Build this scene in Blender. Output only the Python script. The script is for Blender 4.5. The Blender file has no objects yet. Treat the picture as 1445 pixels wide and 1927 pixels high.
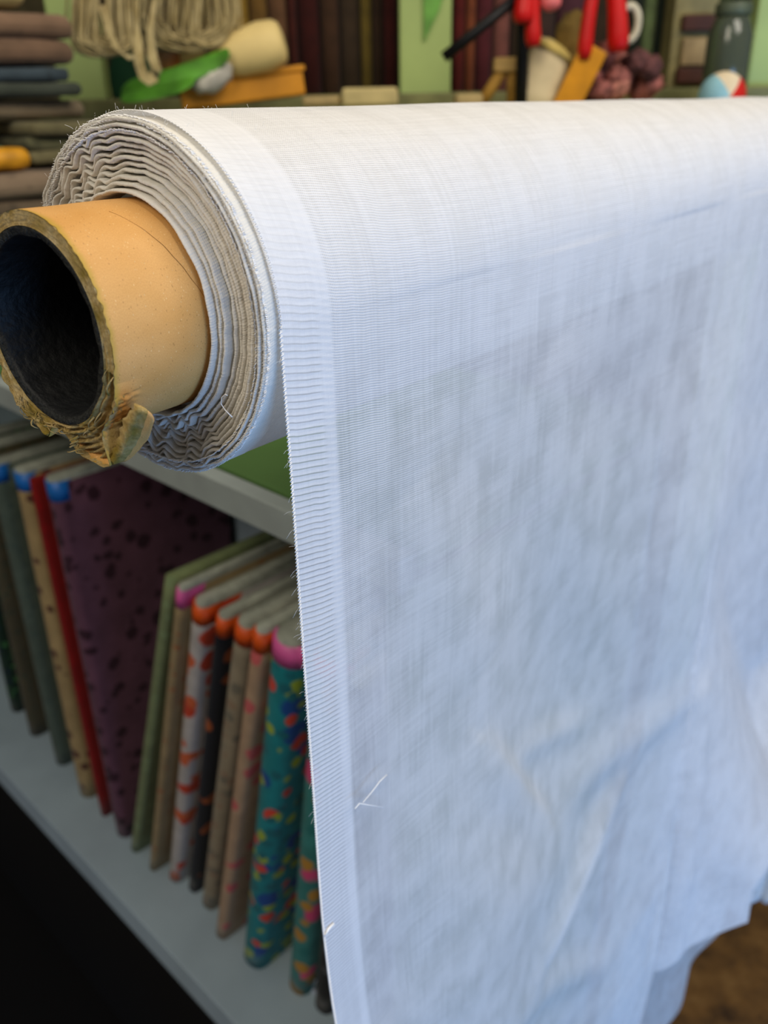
import bpy, bmesh, math, random
import numpy as np
from mathutils import Vector, Matrix, noise as mn
random.seed(7); np.random.seed(7)
PI = math.pi
sc = bpy.context.scene
col = sc.collection
H = 1.30                                   # camera height above the floor

# ------------------------------------------------------------------ camera
FPX = 1585.27; PITCH = .4516; ROLL = -.0192
Fw = np.array([0, math.cos(PITCH), -math.sin(PITCH)]); Up = np.array([0, math.sin(PITCH), math.cos(PITCH)]); Rt = np.array([1., 0, 0])
cr, sr = math.cos(ROLL), math.sin(ROLL)
Xl = Rt * cr + Up * sr; Yl = -Rt * sr + Up * cr
cd = bpy.data.cameras.new('camera'); cam = bpy.data.objects.new('camera', cd); col.objects.link(cam)
cam.matrix_world = Matrix(((Xl[0], Yl[0], -Fw[0], 0), (Xl[1], Yl[1], -Fw[1], 0), (Xl[2], Yl[2], -Fw[2], H), (0, 0, 0, 1)))
cd.sensor_fit = 'VERTICAL'; cd.sensor_height = 36; cd.lens = FPX / 1927 * 36
cd.clip_start = .01; cd.clip_end = 50
cd.dof.use_dof = True; cd.dof.focus_distance = .222; cd.dof.aperture_fstop = cd.lens / 2.3
sc.camera = cam

# ------------------------------------------------------------------ light
w = bpy.data.worlds.new('world'); sc.world = w; w.use_nodes = True
w.node_tree.nodes['Background'].inputs[0].default_value = (.92, .93, 1, 1)
w.node_tree.nodes['Background'].inputs[1].default_value = .19
def area(name, loc, aim, size, power, color, sy=None):
    l = bpy.data.lights.new(name, 'AREA'); l.energy = power; l.color = color; l.size = size
    if sy: l.shape = 'RECTANGLE'; l.size_y = sy
    o = bpy.data.objects.new(name, l); col.objects.link(o); o.location = loc
    o.rotation_euler = (Vector(aim) - Vector(loc)).to_track_quat('-Z', 'Y').to_euler()
    return o
area('window_light', (1.35, -1.1, .42), (.35, .5, .5), 1.2, 33, (.21, .49, 1), .8)
area('ceiling_lamp', (.85, -.05, 2.35), (.2, .5, 1.2), .9, 21, (1, .92, .80))
area('left_fill', (-.75, -.7, 2.4), (.0, .5, 1.2), .8, 15, (1, .90, .72))  # unseen warm fill from the left, added to brighten the roll's end face
sc.view_settings.view_transform = 'Standard'; sc.view_settings.look = 'None'
sc.view_settings.exposure = 0; sc.view_settings.gamma = 1; sc.view_settings.use_curve_mapping = False

# ------------------------------------------------------------------ helpers
def ray(px, py):
    x = px - 722.5; y = 963.5 - py
    v = (cr * x - sr * y) * Rt + (sr * x + cr * y) * Up + FPX * Fw
    return v / np.linalg.norm(v)
def W(p): return (float(p[0]), float(p[1]), float(p[2]) + H)
def at(px, py, Y):                          # where the sight line of a pixel meets the upright plane y = Y
    v = ray(px, py); return Vector(W(v * (Y / v[1])))

def tag(o, label=None, cat=None, group=None, kind=None):
    if label: o['label'] = label
    if cat: o['category'] = cat
    if group: o['group'] = group
    if kind: o['kind'] = kind
    return o
def link_mesh(name, me, m=None, parent=None, smooth=True):
    o = bpy.data.objects.new(name, me); col.objects.link(o)
    if m: me.materials.append(m)
    if parent: o.parent = parent
    if smooth:
        for p in me.polygons: p.use_smooth = True
    return o
def mesh(name, vs, fs, m, parent=None, smooth=True, uv=None):
    me = bpy.data.meshes.new(name); me.from_pydata([tuple(map(float, v)) for v in vs], [], fs)
    if uv is not None:
        l = me.uv_layers.new(name='UVMap')
        idx = np.empty(len(me.loops), dtype=np.int32); me.loops.foreach_get('vertex_index', idx)
        l.data.foreach_set('uv', np.asarray(uv, dtype=np.float32)[idx].ravel())
    me.update()
    return link_mesh(name, me, m, parent, smooth)
def grid_faces(nr, nc, wrap=False, flip=False):
    fs = []
    for i in range(nr - 1):
        for j in range(nc if wrap else nc - 1):
            k = (j + 1) % nc
            f = (i * nc + j, i * nc + k, (i + 1) * nc + k, (i + 1) * nc + j)
            fs.append(f[::-1] if flip else f)
    return fs
def bm_obj(name, bm, m, parent=None, smooth=False):
    bmesh.ops.recalc_face_normals(bm, faces=bm.faces[:])
    me = bpy.data.meshes.new(name); bm.to_mesh(me); bm.free(); return link_mesh(name, me, m, parent, smooth)
def add_box(bm, c, s, R=None, bev=0, seg=2):
    r = bmesh.ops.create_cube(bm, size=1); vs = r['verts']
    for v in vs:
        p = Vector((v.co.x * s[0], v.co.y * s[1], v.co.z * s[2]))
        if R: p = R @ p
        v.co = p + Vector(c)
    if bev:
        es = list({e for v in vs for e in v.link_edges})
        bmesh.ops.bevel(bm, geom=es, offset=bev, segments=seg, affect='EDGES', profile=.5)
def box(name, c, s, m, parent=None, R=None, bev=.002, seg=2, smooth=False):
    bm = bmesh.new(); add_box(bm, c, s, R, bev, seg); return bm_obj(name, bm, m, parent, smooth)
def tube_into(vs, fs, pts, r, n=6, closed=False, taper=None):
    pts = [Vector(p) for p in pts]; N = len(pts); base = len(vs)
    up = Vector((.13, .21, .97))
    for i, p in enumerate(pts):
        a = pts[i - 1] if (i > 0 or closed) else p
        b = pts[(i + 1) % N] if (i < N - 1 or closed) else p
        t = (b - a).normalized(); x = t.cross(up)
        if x.length < 1e-3: x = t.cross(Vector((1, 0, 0)))
        x.normalize(); y = t.cross(x)
        rr = r * (taper(i / (N - 1)) if taper else 1)
        for k in range(n):
            q = 2 * PI * k / n; vs.append(p + (x * math.cos(q) + y * math.sin(q)) * rr)
    for i in range(N if closed else N - 1):
        j = (i + 1) % N
        for k in range(n):
            l = (k + 1) % n; fs.append((base + i * n + k, base + i * n + l, base + j * n + l, base + j * n + k))
    if not closed:
        fs.append(tuple(base + k for k in range(n))[::-1]); fs.append(tuple(base + (N - 1) * n + k for k in range(n)))
def tube(name, pts, r, m, parent=None, n=8, closed=False, taper=None):
    vs, fs = [], []; tube_into(vs, fs, pts, r, n, closed, taper); return mesh(name, vs, fs, m, parent)
def empty(name, loc=(0, 0, 0)):
    o = bpy.data.objects.new(name, None); col.objects.link(o); o.location = loc; o.empty_display_size = .05; return o
def put(children, root):                    # meshes are modelled in world space: keep them there under their root
    for c in children: c.parent = root; c.matrix_parent_inverse = Matrix.Translation(root.location).inverted()
def N3(x, y, z): return mn.noise(Vector((x, y, z)))
def sm(x): x = max(0., min(1., x)); return x * x * (3 - 2 * x)

# ------------------------------------------------------------------ materials
def s2l(c): return tuple((x / 255 / 12.92 if x / 255 <= .04045 else ((x / 255 + .055) / 1.055) ** 2.4) for x in c) + (1,)
class NT:
    def __init__(s, name):
        s.m = bpy.data.materials.new(name); s.m.use_nodes = True; s.t = s.m.node_tree; s.t.nodes.clear()
        s.out = s.n('ShaderNodeOutputMaterial')
    def n(s, ty, **k):
        n = s.t.nodes.new(ty)
        for a, b in k.items():
            if a.startswith('_'): setattr(n, a[1:], b)
        return n
    def l(s, a, b): s.t.links.new(a, b)
    def math(s, op, a, b=None, c=None):
        n = s.n('ShaderNodeMath'); n.operation = op
        for i, v in enumerate((a, b, c)):
            if v is None: continue
            if isinstance(v, (int, float)): n.inputs[i].default_value = v
            else: s.l(v, n.inputs[i])
        return n.outputs[0]
    def rng(s, x, a, b, c, d):
        n = s.n('ShaderNodeMapRange'); n.interpolation_type = 'SMOOTHSTEP'
        s.l(x, n.inputs[0])
        for i, v in enumerate((a, b, c, d)): n.inputs[i + 1].default_value = v
        return n.outputs[0]
    def noise(s, vec, scale, detail=3, rough=.5):
        n = s.n('ShaderNodeTexNoise'); n.inputs['Scale'].default_value = scale; n.inputs['Detail'].default_value = detail; n.inputs['Roughness'].default_value = rough
        if vec is not None: s.l(vec, n.inputs['Vector'])
        return n.outputs['Fac']
    def mapping(s, src, sc_=(1, 1, 1), rot=(0, 0, 0)):
        n = s.n('ShaderNodeMapping'); n.inputs['Scale'].default_value = sc_; n.inputs['Rotation'].default_value = rot; s.l(src, n.inputs['Vector']); return n.outputs[0]
    def ramp(s, x, stops, interp='LINEAR'):
        n = s.n('ShaderNodeValToRGB'); n.color_ramp.interpolation = interp; e = n.color_ramp.elements
        while len(e) < len(stops): e.new(.5)
        for i, (p, c) in enumerate(stops): e[i].position = p; e[i].color = s2l(c)
        s.l(x, n.inputs[0]); return n.outputs[0]
    def mix(s, fac, a, b):
        n = s.n('ShaderNodeMix'); n.data_type = 'RGBA'
        if isinstance(fac, (int, float)): n.inputs[0].default_value = fac
        else: s.l(fac, n.inputs[0])
        for v, i in ((a, 6), (b, 7)):
            if isinstance(v, tuple): n.inputs[i].default_value = v if len(v) == 4 else s2l(v)
            else: s.l(v, n.inputs[i])
        return n.outputs[2]
    def bump(s, h, strength, dist=.001):
        n = s.n('ShaderNodeBump'); n.inputs['Strength'].default_value = strength; n.inputs['Distance'].default_value = dist; s.l(h, n.inputs['Height']); return n.outputs[0]
    def bsdf(s, color, rough=.8, normal=None, spec=.3, sheen=0):
        b = s.n('ShaderNodeBsdfPrincipled'); b.inputs['Roughness'].default_value = rough; b.inputs['Specular IOR Level'].default_value = spec
        if isinstance(color, tuple): b.inputs['Base Color'].default_value = color if len(color) == 4 else s2l(color)
        else: s.l(color, b.inputs['Base Color'])
        if normal is not None: s.l(normal, b.inputs['Normal'])
        if sheen: b.inputs['Sheen Weight'].default_value = sheen
        s.l(b.outputs[0], s.out.inputs[0]); return b
    def coord(s, k='Object'): return s.n('ShaderNodeTexCoord').outputs[k]

MC = {}
def plain(name, c, rough=.75, var=.12, scale=40, bump=.2, spec=.3):
    if name in MC: return MC[name]
    t = NT(name); v = t.coord(); nz = t.noise(v, scale, 4)
    dark = tuple(int(x * (1 - var)) for x in c); lite = tuple(min(255, int(x * (1 + var))) for x in c)
    t.bsdf(t.ramp(nz, [(.3, dark), (.7, lite)]), rough, t.bump(nz, bump, .0015), spec); MC[name] = t.m; return t.m
def printed(name, base, spots, scale=60, size=.32, rough=.85):
    """cotton print: flecks of the given colours strewn over a base colour"""
    base = tuple(x * .88 for x in base)
    t = NT(name); v = t.coord(); c = t.ramp(t.noise(v, 35, 3), [(.3, tuple(int(x * .85) for x in base)), (.7, base)])
    wv = t.n('ShaderNodeMix'); wv.data_type = 'VECTOR'; wv.inputs[0].default_value = .012
    nn = t.n('ShaderNodeTexNoise'); nn.inputs['Scale'].default_value = 45; t.l(v, nn.inputs['Vector'])
    t.l(v, wv.inputs[4]); t.l(nn.outputs['Color'], wv.inputs[5])
    for i, sc_ in enumerate(spots):
        vo = t.n('ShaderNodeTexVoronoi'); vo.inputs['Scale'].default_value = scale * (1 + .37 * i); vo.inputs['Randomness'].default_value = .9
        mp = t.n('ShaderNodeMapping'); mp.inputs['Location'].default_value = (.37 * i, .21 * i, .53 * i); t.l(wv.outputs[1], mp.inputs['Vector']); t.l(mp.outputs[0], vo.inputs['Vector'])
        c = t.mix(t.rng(vo.outputs['Distance'], size * .75, size, 1, 0), c, sc_)
    t.bsdf(c, rough, t.bump(t.noise(v, 900, 2), .3, .0005), .2, .1); return t.m

def cloth_mat(name, selv=None, tint=(.87, .87, .88), sheer=1.0, weave=True):
    """thin white muslin: woven of threads in both directions, gaps between them let light and sight through"""
    t = NT(name); uvn = t.n('ShaderNodeUVMap'); sep = t.n('ShaderNodeSeparateXYZ'); t.l(uvn.outputs[0], sep.inputs[0])
    u, v = sep.outputs[0], sep.outputs[1]
    wob = t.noise(t.mapping(uvn.outputs[0], (90, 14, 1)), 1, 2)
    wob2 = t.noise(t.mapping(uvn.outputs[0], (14, 60, 1)), 1, 2)
    ww = t.math('ADD', v, t.math('MULTIPLY', wob, .0013))
    ww = t.math('SUBTRACT', ww, t.math('MULTIPLY', t.math('DIVIDE', u, t.math('ADD', 1, t.math('MULTIPLY', u, 9))), .26)); uu = t.math('ADD', u, t.math('MULTIPLY', wob2, .002))
    def thr(x, p): return t.math('MULTIPLY', t.math('ADD', t.math('SINE', t.math('MULTIPLY', x, 2 * PI / p)), 1), .5)
    weft = thr(ww, .00072); warp = thr(uu, .00064); rib = thr(ww, .00185)
    n1 = t.noise(t.mapping(uvn.outputs[0], (24, 900, 1)), 1, 2); n2 = t.noise(t.mapping(uvn.outputs[0], (700, 20, 1)), 1, 2)
    slub = t.math('MULTIPLY', t.math('ADD', n1, n2), .5)
    patch = t.noise(t.mapping(uvn.outputs[0], (55, 40, 1)), 1, 3)
    body_gap = t.math('MULTIPLY', t.rng(weft, .42, .02, 0, 1), t.rng(warp, 1.0, .25, .35, 1))
    if selv is not None:
        s = t.rng(u, selv - .0012, selv + .0012, 1, 0)
        rgap = t.math('MULTIPLY', t.math('MULTIPLY', t.rng(rib, .20, .0, 0, 1), t.rng(v, -.03, .02, .1, 1)), t.rng(t.math('ADD', u, t.math('MULTIPLY', wob, .004)), selv - .004, selv - .001, .9, .15))
    else:
        s = t.math('MULTIPLY', u, 0); rgap = s
    gap = t.math('ADD', t.math('MULTIPLY', body_gap, t.math('SUBTRACT', 1, s)), t.math('MULTIPLY', rgap, s))
    # height for the relief
    hb = t.math('ADD', t.math('MULTIPLY', weft, .6), t.math('MULTIPLY', warp, .4))
    hs = t.math('ADD', t.math('MULTIPLY', rib, .5), t.math('MULTIPLY', warp, .3))
    h = t.math('ADD', t.math('MULTIPLY', hb, t.math('SUBTRACT', 1, s)), t.math('MULTIPLY', hs, s))
    h = t.math('ADD', h, t.math('MULTIPLY', slub, .8))
    h = t.math('MULTIPLY', h, t.rng(v, -.045, .012, .35, 1))
    nrm = t.bump(h, .5, .0002)
    c = t.mix(t.rng(slub, .35, .65, 0, 1), tuple(x * .95 for x in tint) + (1,), tint + (1,))
    di = t.n('ShaderNodeBsdfDiffuse'); t.l(c, di.inputs[0]); t.l(nrm, di.inputs['Normal'])
    tl = t.n('ShaderNodeBsdfTranslucent'); t.l(c, tl.inputs[0]); t.l(nrm, tl.inputs['Normal'])
    mx = t.n('ShaderNodeMixShader'); mx.inputs[0].default_value = .28; t.l(di.outputs[0], mx.inputs[1]); t.l(tl.outputs[0], mx.inputs[2])
    tr = t.n('ShaderNodeBsdfTransparent')
    base = t.math('MULTIPLY', t.rng(t.math('ADD', patch, t.math('MULTIPLY', slub, .6)), .55, 1.0, .24, .08), t.math('SUBTRACT', 1, t.math('MULTIPLY', s, .75)))
    a = t.math('MULTIPLY', t.math('ADD', base, t.math('MULTIPLY', gap, .50)), sheer)
    m2 = t.n('ShaderNodeMixShader'); t.l(a, m2.inputs[0]); t.l(mx.outputs[0], m2.inputs[1]); t.l(tr.outputs[0], m2.inputs[2])
    t.l(m2.outputs[0], t.out.inputs[0]); return t.m

# ------------------------------------------------------------------ the room
floor_m = NT('floor_mottled'); v_ = floor_m.coord()
floor_m.bsdf(floor_m.ramp(floor_m.noise(v_, 14, 6, .7), [(.3, (52, 34, 16)), (.55, (112, 78, 36)), (.8, (140, 104, 56))]), .8, floor_m.bump(floor_m.noise(v_, 60, 4), .4, .003)); floor_m = floor_m.m
tag(box('floor', (0, 1.0, -.02), (7, 7, .04), floor_m, bev=0), kind='structure')
tag(box('wall_back', (.5, 2.35, 1.3), (6, .06, 2.6), plain('wall_paint', (96, 88, 62), .9), bev=0), kind='structure')
tag(box('wall_left', (-2.6, 1.0, 1.3), (.06, 5, 2.6), plain('wall_paint', (96, 88, 62), .9), bev=0), kind='structure')

# ------------------------------------------------------------------ frames: bookcase (es, ed) and roll (d, nf)
A = math.radians(44); ED = np.array([math.sin(A), math.cos(A), 0]); ES = np.array([-math.cos(A), math.sin(A), 0])
RB = Matrix(((-ES[0], ED[0], 0), (-ES[1], ED[1], 0), (0, 0, 1)))      # local x = -es (towards the roll), y = ed (into the shelf)
def B(s, e, z): return Vector(W(ES * s + ED * e + np.array([0, 0, z])))
DF = .27; ZT = -.207; ZL = -.81; S0, S1 = .245, 1.45; DB = .27
green = plain('green_paint', (74, 106, 54), .6, .05, 12, .1, .4)
grey = plain('grey_white_paint', (164, 182, 194), .55, .05, 10, .08, .4)
edge_grey = plain('edge_paint', (146, 154, 150), .6, .06, 20, .1)
black = plain('shade_black', (14, 12, 12), .8, .1)  # black for the sheet that stands in for shade below the shelf

bc = empty('bookcase', B((S0 + S1) / 2, DF + DB / 2, -H))
tag(bc, 'pale grey painted bookcase with green top holding the fabric bolts below the white roll', 'bookcase')
ps = []
SM = (S0 + S1) / 2; SL = S1 - S0
ps.append(box('top_board', B(SM, DF + DB / 2 + .004, ZT), (SL, DB - .008, .012), green, R=RB, bev=.001))
tag(ps[-1], 'green painted top board')
ps.append(box('edge_strip', B(SM, DF - .001, ZT - .004), (SL, .012, .020), edge_grey, R=RB, bev=.001))
ps.append(box('shelf_board', B(SM, DF + DB / 2, ZL - .020), (SL, DB, .040), grey, R=RB, bev=.0015))
ps.append(box('back_panel', B(SM, DF + DB - .004, (ZT + ZL) / 2), (SL, .008, ZT - ZL - .02), grey, R=RB, bev=0))
for s in (S0 + .008, S1 - .008):
    ps.append(box('side_panel', B(s, DF + DB / 2, (ZT - .01 - H) / 2), (.016, DB, H + ZT - .016), green, R=RB, bev=.001))
ps.append(box('shade_panel', B(SM, DF + .05, (ZL - .04 - H) / 2), (SL - .034, .016, H + ZL - .044), black, R=RB, bev=0))  # black sheet set where the open lower compartment is only in shade
put(ps, bc)

tag(box('floor_shade', B(.8, .0, -H + .004), (1.7, .84, .008), plain('floor_shade_black', (9, 7, 7), .95, .1), R=RB, bev=.002), 'black sheet on the floor in front of the bookcase standing in for shade', 'mat')  # added black sheet: paints the floor before the bookcase as dark shade

# ------------------------------------------------------------------ fabric bolts on the lower shelf
white_card = plain('white_card', (154, 158, 146), .8, .1, 90)
def tape(name, c): return plain(name, c, .45, .08, 60, .1, .5)
T_PINK = tape('pink_tape', (214, 92, 158)); T_OR = tape('orange_tape', (214, 84, 22)); T_BLUE = tape('blue_tape', (22, 108, 190))
def slab_outline(w, dp, n=7):               # rounded book-like outline: full round at the front spine
    r = w / 2; pts = []
    for i in range(n + 1):
        a = PI + PI * i / n; pts.append((r * math.cos(a), r + r * .8 * math.sin(a)))
    for i in range(n + 1):
        a = PI * i / n; pts.append((r * math.cos(a), dp - r + r * .8 * math.sin(a)))
    return pts
def prism(name, outline, z0, z1, m, parent=None, rings=2, wob=0.0, seed=0):
    vs, fs = [], []; n = len(outline)
    for i in range(rings):
        z = z0 + (z1 - z0) * i / (rings - 1)
        for (x, y) in outline:
            k = 1 + wob * N3(x * 60 + seed, y * 25, z * 12 + seed)
            vs.append((x * k, y, z))
    fs = grid_faces(rings, n, wrap=True)
    fs.append(tuple(range(n))[::-1]); fs.append(tuple(range((rings - 1) * n, rings * n)))
    return mesh(name, vs, fs, m, parent)
def bolt(label, mat, top, bot, w, dp=.20, tp=None, core=True, group='fabric bolts standing on the lower bookcase shelf', e_fix=None, extra=0):
    """spine centre seen at pixel `bot` on the shelf board and at pixel `top` at its head"""
    v = ray(*bot); P = v * (ZL / v[2]); e = P @ ED; s = P @ ES
    if e_fix is not None:
        e = e_fix; P = v * (e / (v @ ED)); s = P @ ES
    v2 = ray(*top); Q = v2 * (e / (v2 @ ED))
    ds = Q @ ES - s; dz = Q[2] - ZL
    ln = math.hypot(ds, dz); lean = math.atan2(-ds, dz)
    root = empty('fabric_bolt', B(s, e, ZL + abs(math.sin(lean)) * w / 2 + .0005)); tag(root, label, 'fabric bolt', group)
    R3 = RB.to_4x4() @ Matrix.Rotation(lean, 4, 'Y'); root.rotation_euler = R3.to_euler()
    dp = min(dp, DF + DB - .012 - e)
    ol = slab_outline(w, dp); prism('cloth_wrap', ol, 0, ln, mat, root, 14, .05, s * 40)
    if core:
        iw = w * .55
        co = [(x * .80, .001 + y * (dp - .004) / dp) for x, y in ol]
        prism('core_board', co, ln - .01, ln + .005, white_card, root)
        if tp:
            sl = [(x * .74, .001 + y * .16) for x, y in slab_outline(w, dp)]
            prism('end_tape', [(x, y - .0006) for x, y in slab_outline(w * 1.03, .030)], ln - .019, ln + .0012, tp, root)
    return root
P_ = printed
g_l = 'leaning fabric bolts at the left of the shelf'; g_r = 'upright fabric bolts right of the gap'
bolt('dark green printed fabric bolt at the far left edge of the shelf', P_('pr_dg', (30, 58, 40), [(60, 110, 60), (14, 30, 50)], 70), (-95, 840), (20, 1340), .022, group=g_l)
bolt('olive brown fabric bolt left of the grey green one', P_('pr_olive', (92, 84, 60), [(60, 66, 50)], 80), (-62, 855), (55, 1385), .022, tp=T_BLUE, group=g_l)
bolt('grey green plain fabric bolt left of the dotted beige one', P_('pr_gg', (96, 110, 96), [(70, 84, 76)], 80), (-25, 880), (105, 1440), .022, tp=T_BLUE, group=g_l)
bolt('beige fabric bolt with rows of small dark dots', P_('pr_dots', (196, 166, 112), [(84, 50, 40)], 44, .32), (24, 895), (150, 1500), .027, tp=T_BLUE, group=g_l)
bolt('thin plain dark red fabric bolt between beige and plum ones', P_('pr_red', (150, 16, 10), [(128, 10, 8)], 50), (54, 905), (190, 1536), .012, core=False, group=g_l)
bolt('wide plum pink fabric bolt with small dark leaf print showing its side', P_('pr_plum', (118, 76, 96), [(52, 26, 38), (56, 30, 42)], 34, .30), (84, 912), (220, 1575), .024, tp=T_BLUE, dp=.24, group=g_l)
bolt('thin sage green fabric bolt at the left of the upright group', P_('pr_sage', (142, 156, 108), [(120, 136, 96)], 50), (312, 1098), (247, 1605), .013, core=False, group=g_r)
bolt('tan fabric bolt with faint rust specks and pink end tape', P_('pr_tan', (180, 156, 112), [(150, 96, 60)], 60, .22), (334, 1118), (282, 1640), .0105, tp=T_PINK, group=g_r)
bolt('white fabric bolt with rust red fruit print and orange end tape', P_('pr_white', (214, 208, 204), [(186, 58, 28), (196, 92, 50)], 25, .36), (366, 1150), (320, 1662), .0175, tp=T_OR, group=g_r)
bolt('black fabric bolt with small orange motifs', P_('pr_black', (16, 20, 32), [(150, 74, 26)], 26, .30), (410, 1172), (356, 1680), .014, tp=T_OR, group=g_r)
bolt('cream and grey floral fabric bolt with orange end tape', P_('pr_cream', (176, 164, 140), [(112, 108, 96), (140, 120, 100)], 42, .36), (447, 1190), (382, 1712), .020, tp=T_OR, group=g_r)
bolt('peach fabric bolt with small pink flowers', P_('pr_peach', (206, 172, 138), [(192, 92, 92)], 32, .32), (480, 1200), (408, 1768), .015, tp=T_OR, group=g_r)
bolt('bright teal fabric bolt with blue and red print and pink end tape', P_('pr_teal', (20, 150, 160), [(16, 70, 140), (206, 66, 50), (150, 170, 50), (20, 100, 110)], 26, .34), (520, 1225), (462, 1822), .030, tp=T_PINK, group=g_r)
bolt('turquoise fabric bolt with pink and mustard flowers beside the hanging cloth', P_('pr_turq', (60, 150, 148), [(206, 70, 120), (176, 130, 50), (30, 110, 110)], 24, .36), (598, 1250), (548, 1872), .026, tp=T_OR, group=g_r)
bolt('black fabric bolt with faint grey flowers half behind the hanging cloth', P_('pr_blackfl', (16, 16, 20), [(70, 70, 74)], 44, .26), (660, 1300), (596, 1908), .022, group=g_r)
bolt('deep green fabric bolt mostly hidden behind the hanging cloth', P_('pr_deepg', (16, 76, 50), [(12, 54, 36)], 44, .26), (725, 1340), (650, 1950), .024, group=g_r)
# price tag hanging at the foot of the black floral bolt
tv = ray(590, 1880); tp_ = tv * (.345 / (tv @ ED))
tg = empty('swing_tag', W(tp_)); tag(tg, 'small white paper swing tag at the foot of the black floral bolt', 'tag')
a_ = box('card', W(tp_), (.016, .0012, .030), plain('tag_paper', (196, 200, 224), .7, .05), R=RB, bev=.0004)
b_ = tube('string', [Vector(W(tp_)) + Vector((0, 0, .014 + .004 * i)) + Vector((.001 * i, 0, 0)) for i in range(5)], .0005, plain('tag_paper', (196, 200, 224)), n=5)
put([a_, b_], tg)

# ------------------------------------------------------------------ THE WHITE ROLL
AZ = .6749; C0 = np.array([-.064, .2271, -.048]); L = .0288; RR = .0468; RT = .0275; RI = .0241
D = np.array([math.sin(AZ), math.cos(AZ), 0]); NF = np.array([D[1], -D[0], 0]); ZZ = np.array([0, 0, 1.])
def Q(t, n, z): return W(C0 + D * t + NF * n + ZZ * z)
def QC(t, th, r): return Q(t, r * math.cos(th), r * math.sin(th))
def on_cyl(px, py, r):                      # pixel -> (t, theta) on the roll's cylinder of radius r
    v = ray(px, py); a, b = v @ NF, v[2]; c, e = -C0 @ NF, -C0[2]
    qa = a * a + b * b; qb = 2 * (a * c + b * e); qc = c * c + e * e - r * r; dd = qb * qb - 4 * qa * qc
    if dd < 0: return None
    k = (-qb - math.sqrt(dd)) / (2 * qa); X = v * k - C0
    return X @ D, math.atan2(X[2], X @ NF) % (2 * PI)
def on_plane(px, py, off=RR):               # pixel -> (t, z) on the hanging cloth's plane
    v = ray(px, py); X = v * ((C0 @ NF + off) / (v @ NF)) - C0; return X @ D, X[2]

roll = empty('fabric_roll', Q(.35, 0, 0)); tag(roll, 'big roll of sheer white cotton on a cardboard tube with its loose end hanging down', 'fabric roll')
LEN = .80
kraft = NT('kraft_paper'); v_ = kraft.coord('UV')
f1 = kraft.noise(kraft.mapping(v_, (2600, 5200, 1), (0, 0, .5)), 1, 3, .7); f2 = kraft.noise(kraft.mapping(v_, (70, 60, 1)), 1, 4)
vo = kraft.n('ShaderNodeTexVoronoi'); kraft.l(kraft.mapping(v_, (700, 2000, 1), (0, 0, -.6)), vo.inputs['Vector']); vo.inputs['Scale'].default_value = 1
wn = kraft.n('ShaderNodeSeparateColor'); kraft.l(vo.outputs['Color'], wn.inputs[0])
speck = kraft.math('MULTIPLY', kraft.rng(vo.outputs['Distance'], .10, .22, 1, 0), kraft.rng(wn.outputs[0], .58, .66, 0, 1))
lspeck = kraft.math('MULTIPLY', kraft.rng(vo.outputs['Distance'], .10, .20, 1, 0), kraft.rng(wn.outputs[1], .72, .8, 0, 1))
cc = kraft.ramp(f2, [(.25, (206, 152, 80)), (.75, (222, 172, 106))]); cc = kraft.mix(kraft.rng(f1, .3, .7, .5, 0), cc, (176, 122, 60)); cc = kraft.mix(kraft.math('MULTIPLY', speck, .75), cc, (122, 78, 30)); cc = kraft.mix(kraft.math('MULTIPLY', lspeck, .7), cc, (240, 212, 160))
sx_ = kraft.n('ShaderNodeSeparateXYZ'); kraft.l(v_, sx_.inputs[0])
rimz = kraft.rng(kraft.math('ADD', sx_.outputs[1], kraft.math('MULTIPLY', f2, .0022)), -L + .0006, -L + .0034, .8, 0)
cc = kraft.mix(rimz, cc, (168, 142, 44))
kraft.bsdf(cc, .62, kraft.bump(f1, .4, .00015), .35); kraft = kraft.m
rimm = NT('torn_board'); v_ = rimm.coord()
g1 = rimm.noise(v_, 900, 5, .7); g2 = rimm.noise(v_, 160, 3)
rimm.bsdf(rimm.mix(rimm.rng(g1, .3, .7, .5, 0), rimm.ramp(g2, [(.3, (140, 120, 48)), (.5, (186, 160, 104)), (.7, (202, 180, 134))]), (112, 88, 40)), .9, rimm.bump(g1, .9, .0006), .15); rimm = rimm.m
liner = plain('black_liner', (15, 16, 17), .6, .35, 400, .4, .3)

# cardboard tube: outer wall with helical seam, torn near end
core = empty('cardboard_tube', Q(0, 0, 0))
put([core], roll); tag(core, 'brown cardboard tube with black inside and torn lower rim')
seam = [on_cyl(*p, RT) for p in ((128, 378), (205, 398), (291, 448), (349, 510), (386, 562))]
seam = [s for s in seam if s]
def seam_t(th):
    th = th % (2 * PI); pts = sorted((b, a) for a, b in seam)
    if th <= pts[0][0]: return pts[0][1] + (th - pts[0][0]) * (pts[1][1] - pts[0][1]) / (pts[1][0] - pts[0][0])
    for (a, b), (c, e) in zip(pts, pts[1:]):
        if th <= c: return b + (th - a) * (e - b) / (c - a)
    return -1
def edge_r(deg):                            # outer radius of the torn near rim by angle (mm)
    K = [(0, 27.4), (60, 27.6), (120, 27.5), (180, 27.5), (206, 27.8), (212, 28.8), (221, 30.0), (234, 30.6), (248, 30.2), (255, 30.6), (257.5, 28.0), (261, 25.9), (270, 26.6), (275, 28.2), (277, 30.4), (283, 32.6), (290, 34.2), (296, 36.2), (300.5, 36.6), (302.5, 33), (305, 30.2), (308, 28.8), (314, 28.4), (322, 28.6), (330, 28.8), (335, 28.2), (340, 27.6), (360, 27.4)]
    for (a, b), (c, e) in zip(K, K[1:]):
        if a <= deg <= c: return (b + (e - b) * (deg - a) / (c - a)) / 1000
    return .0275
NTH = 720; rows = []; uv = []
ts = [-L + .0155 * (i / 30) ** 1.15 for i in range(31)] + [-L + .0155 + (L + .012 - .0155) * i / 22 for i in range(1, 23)]
NTH_ = NTH + 1
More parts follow.
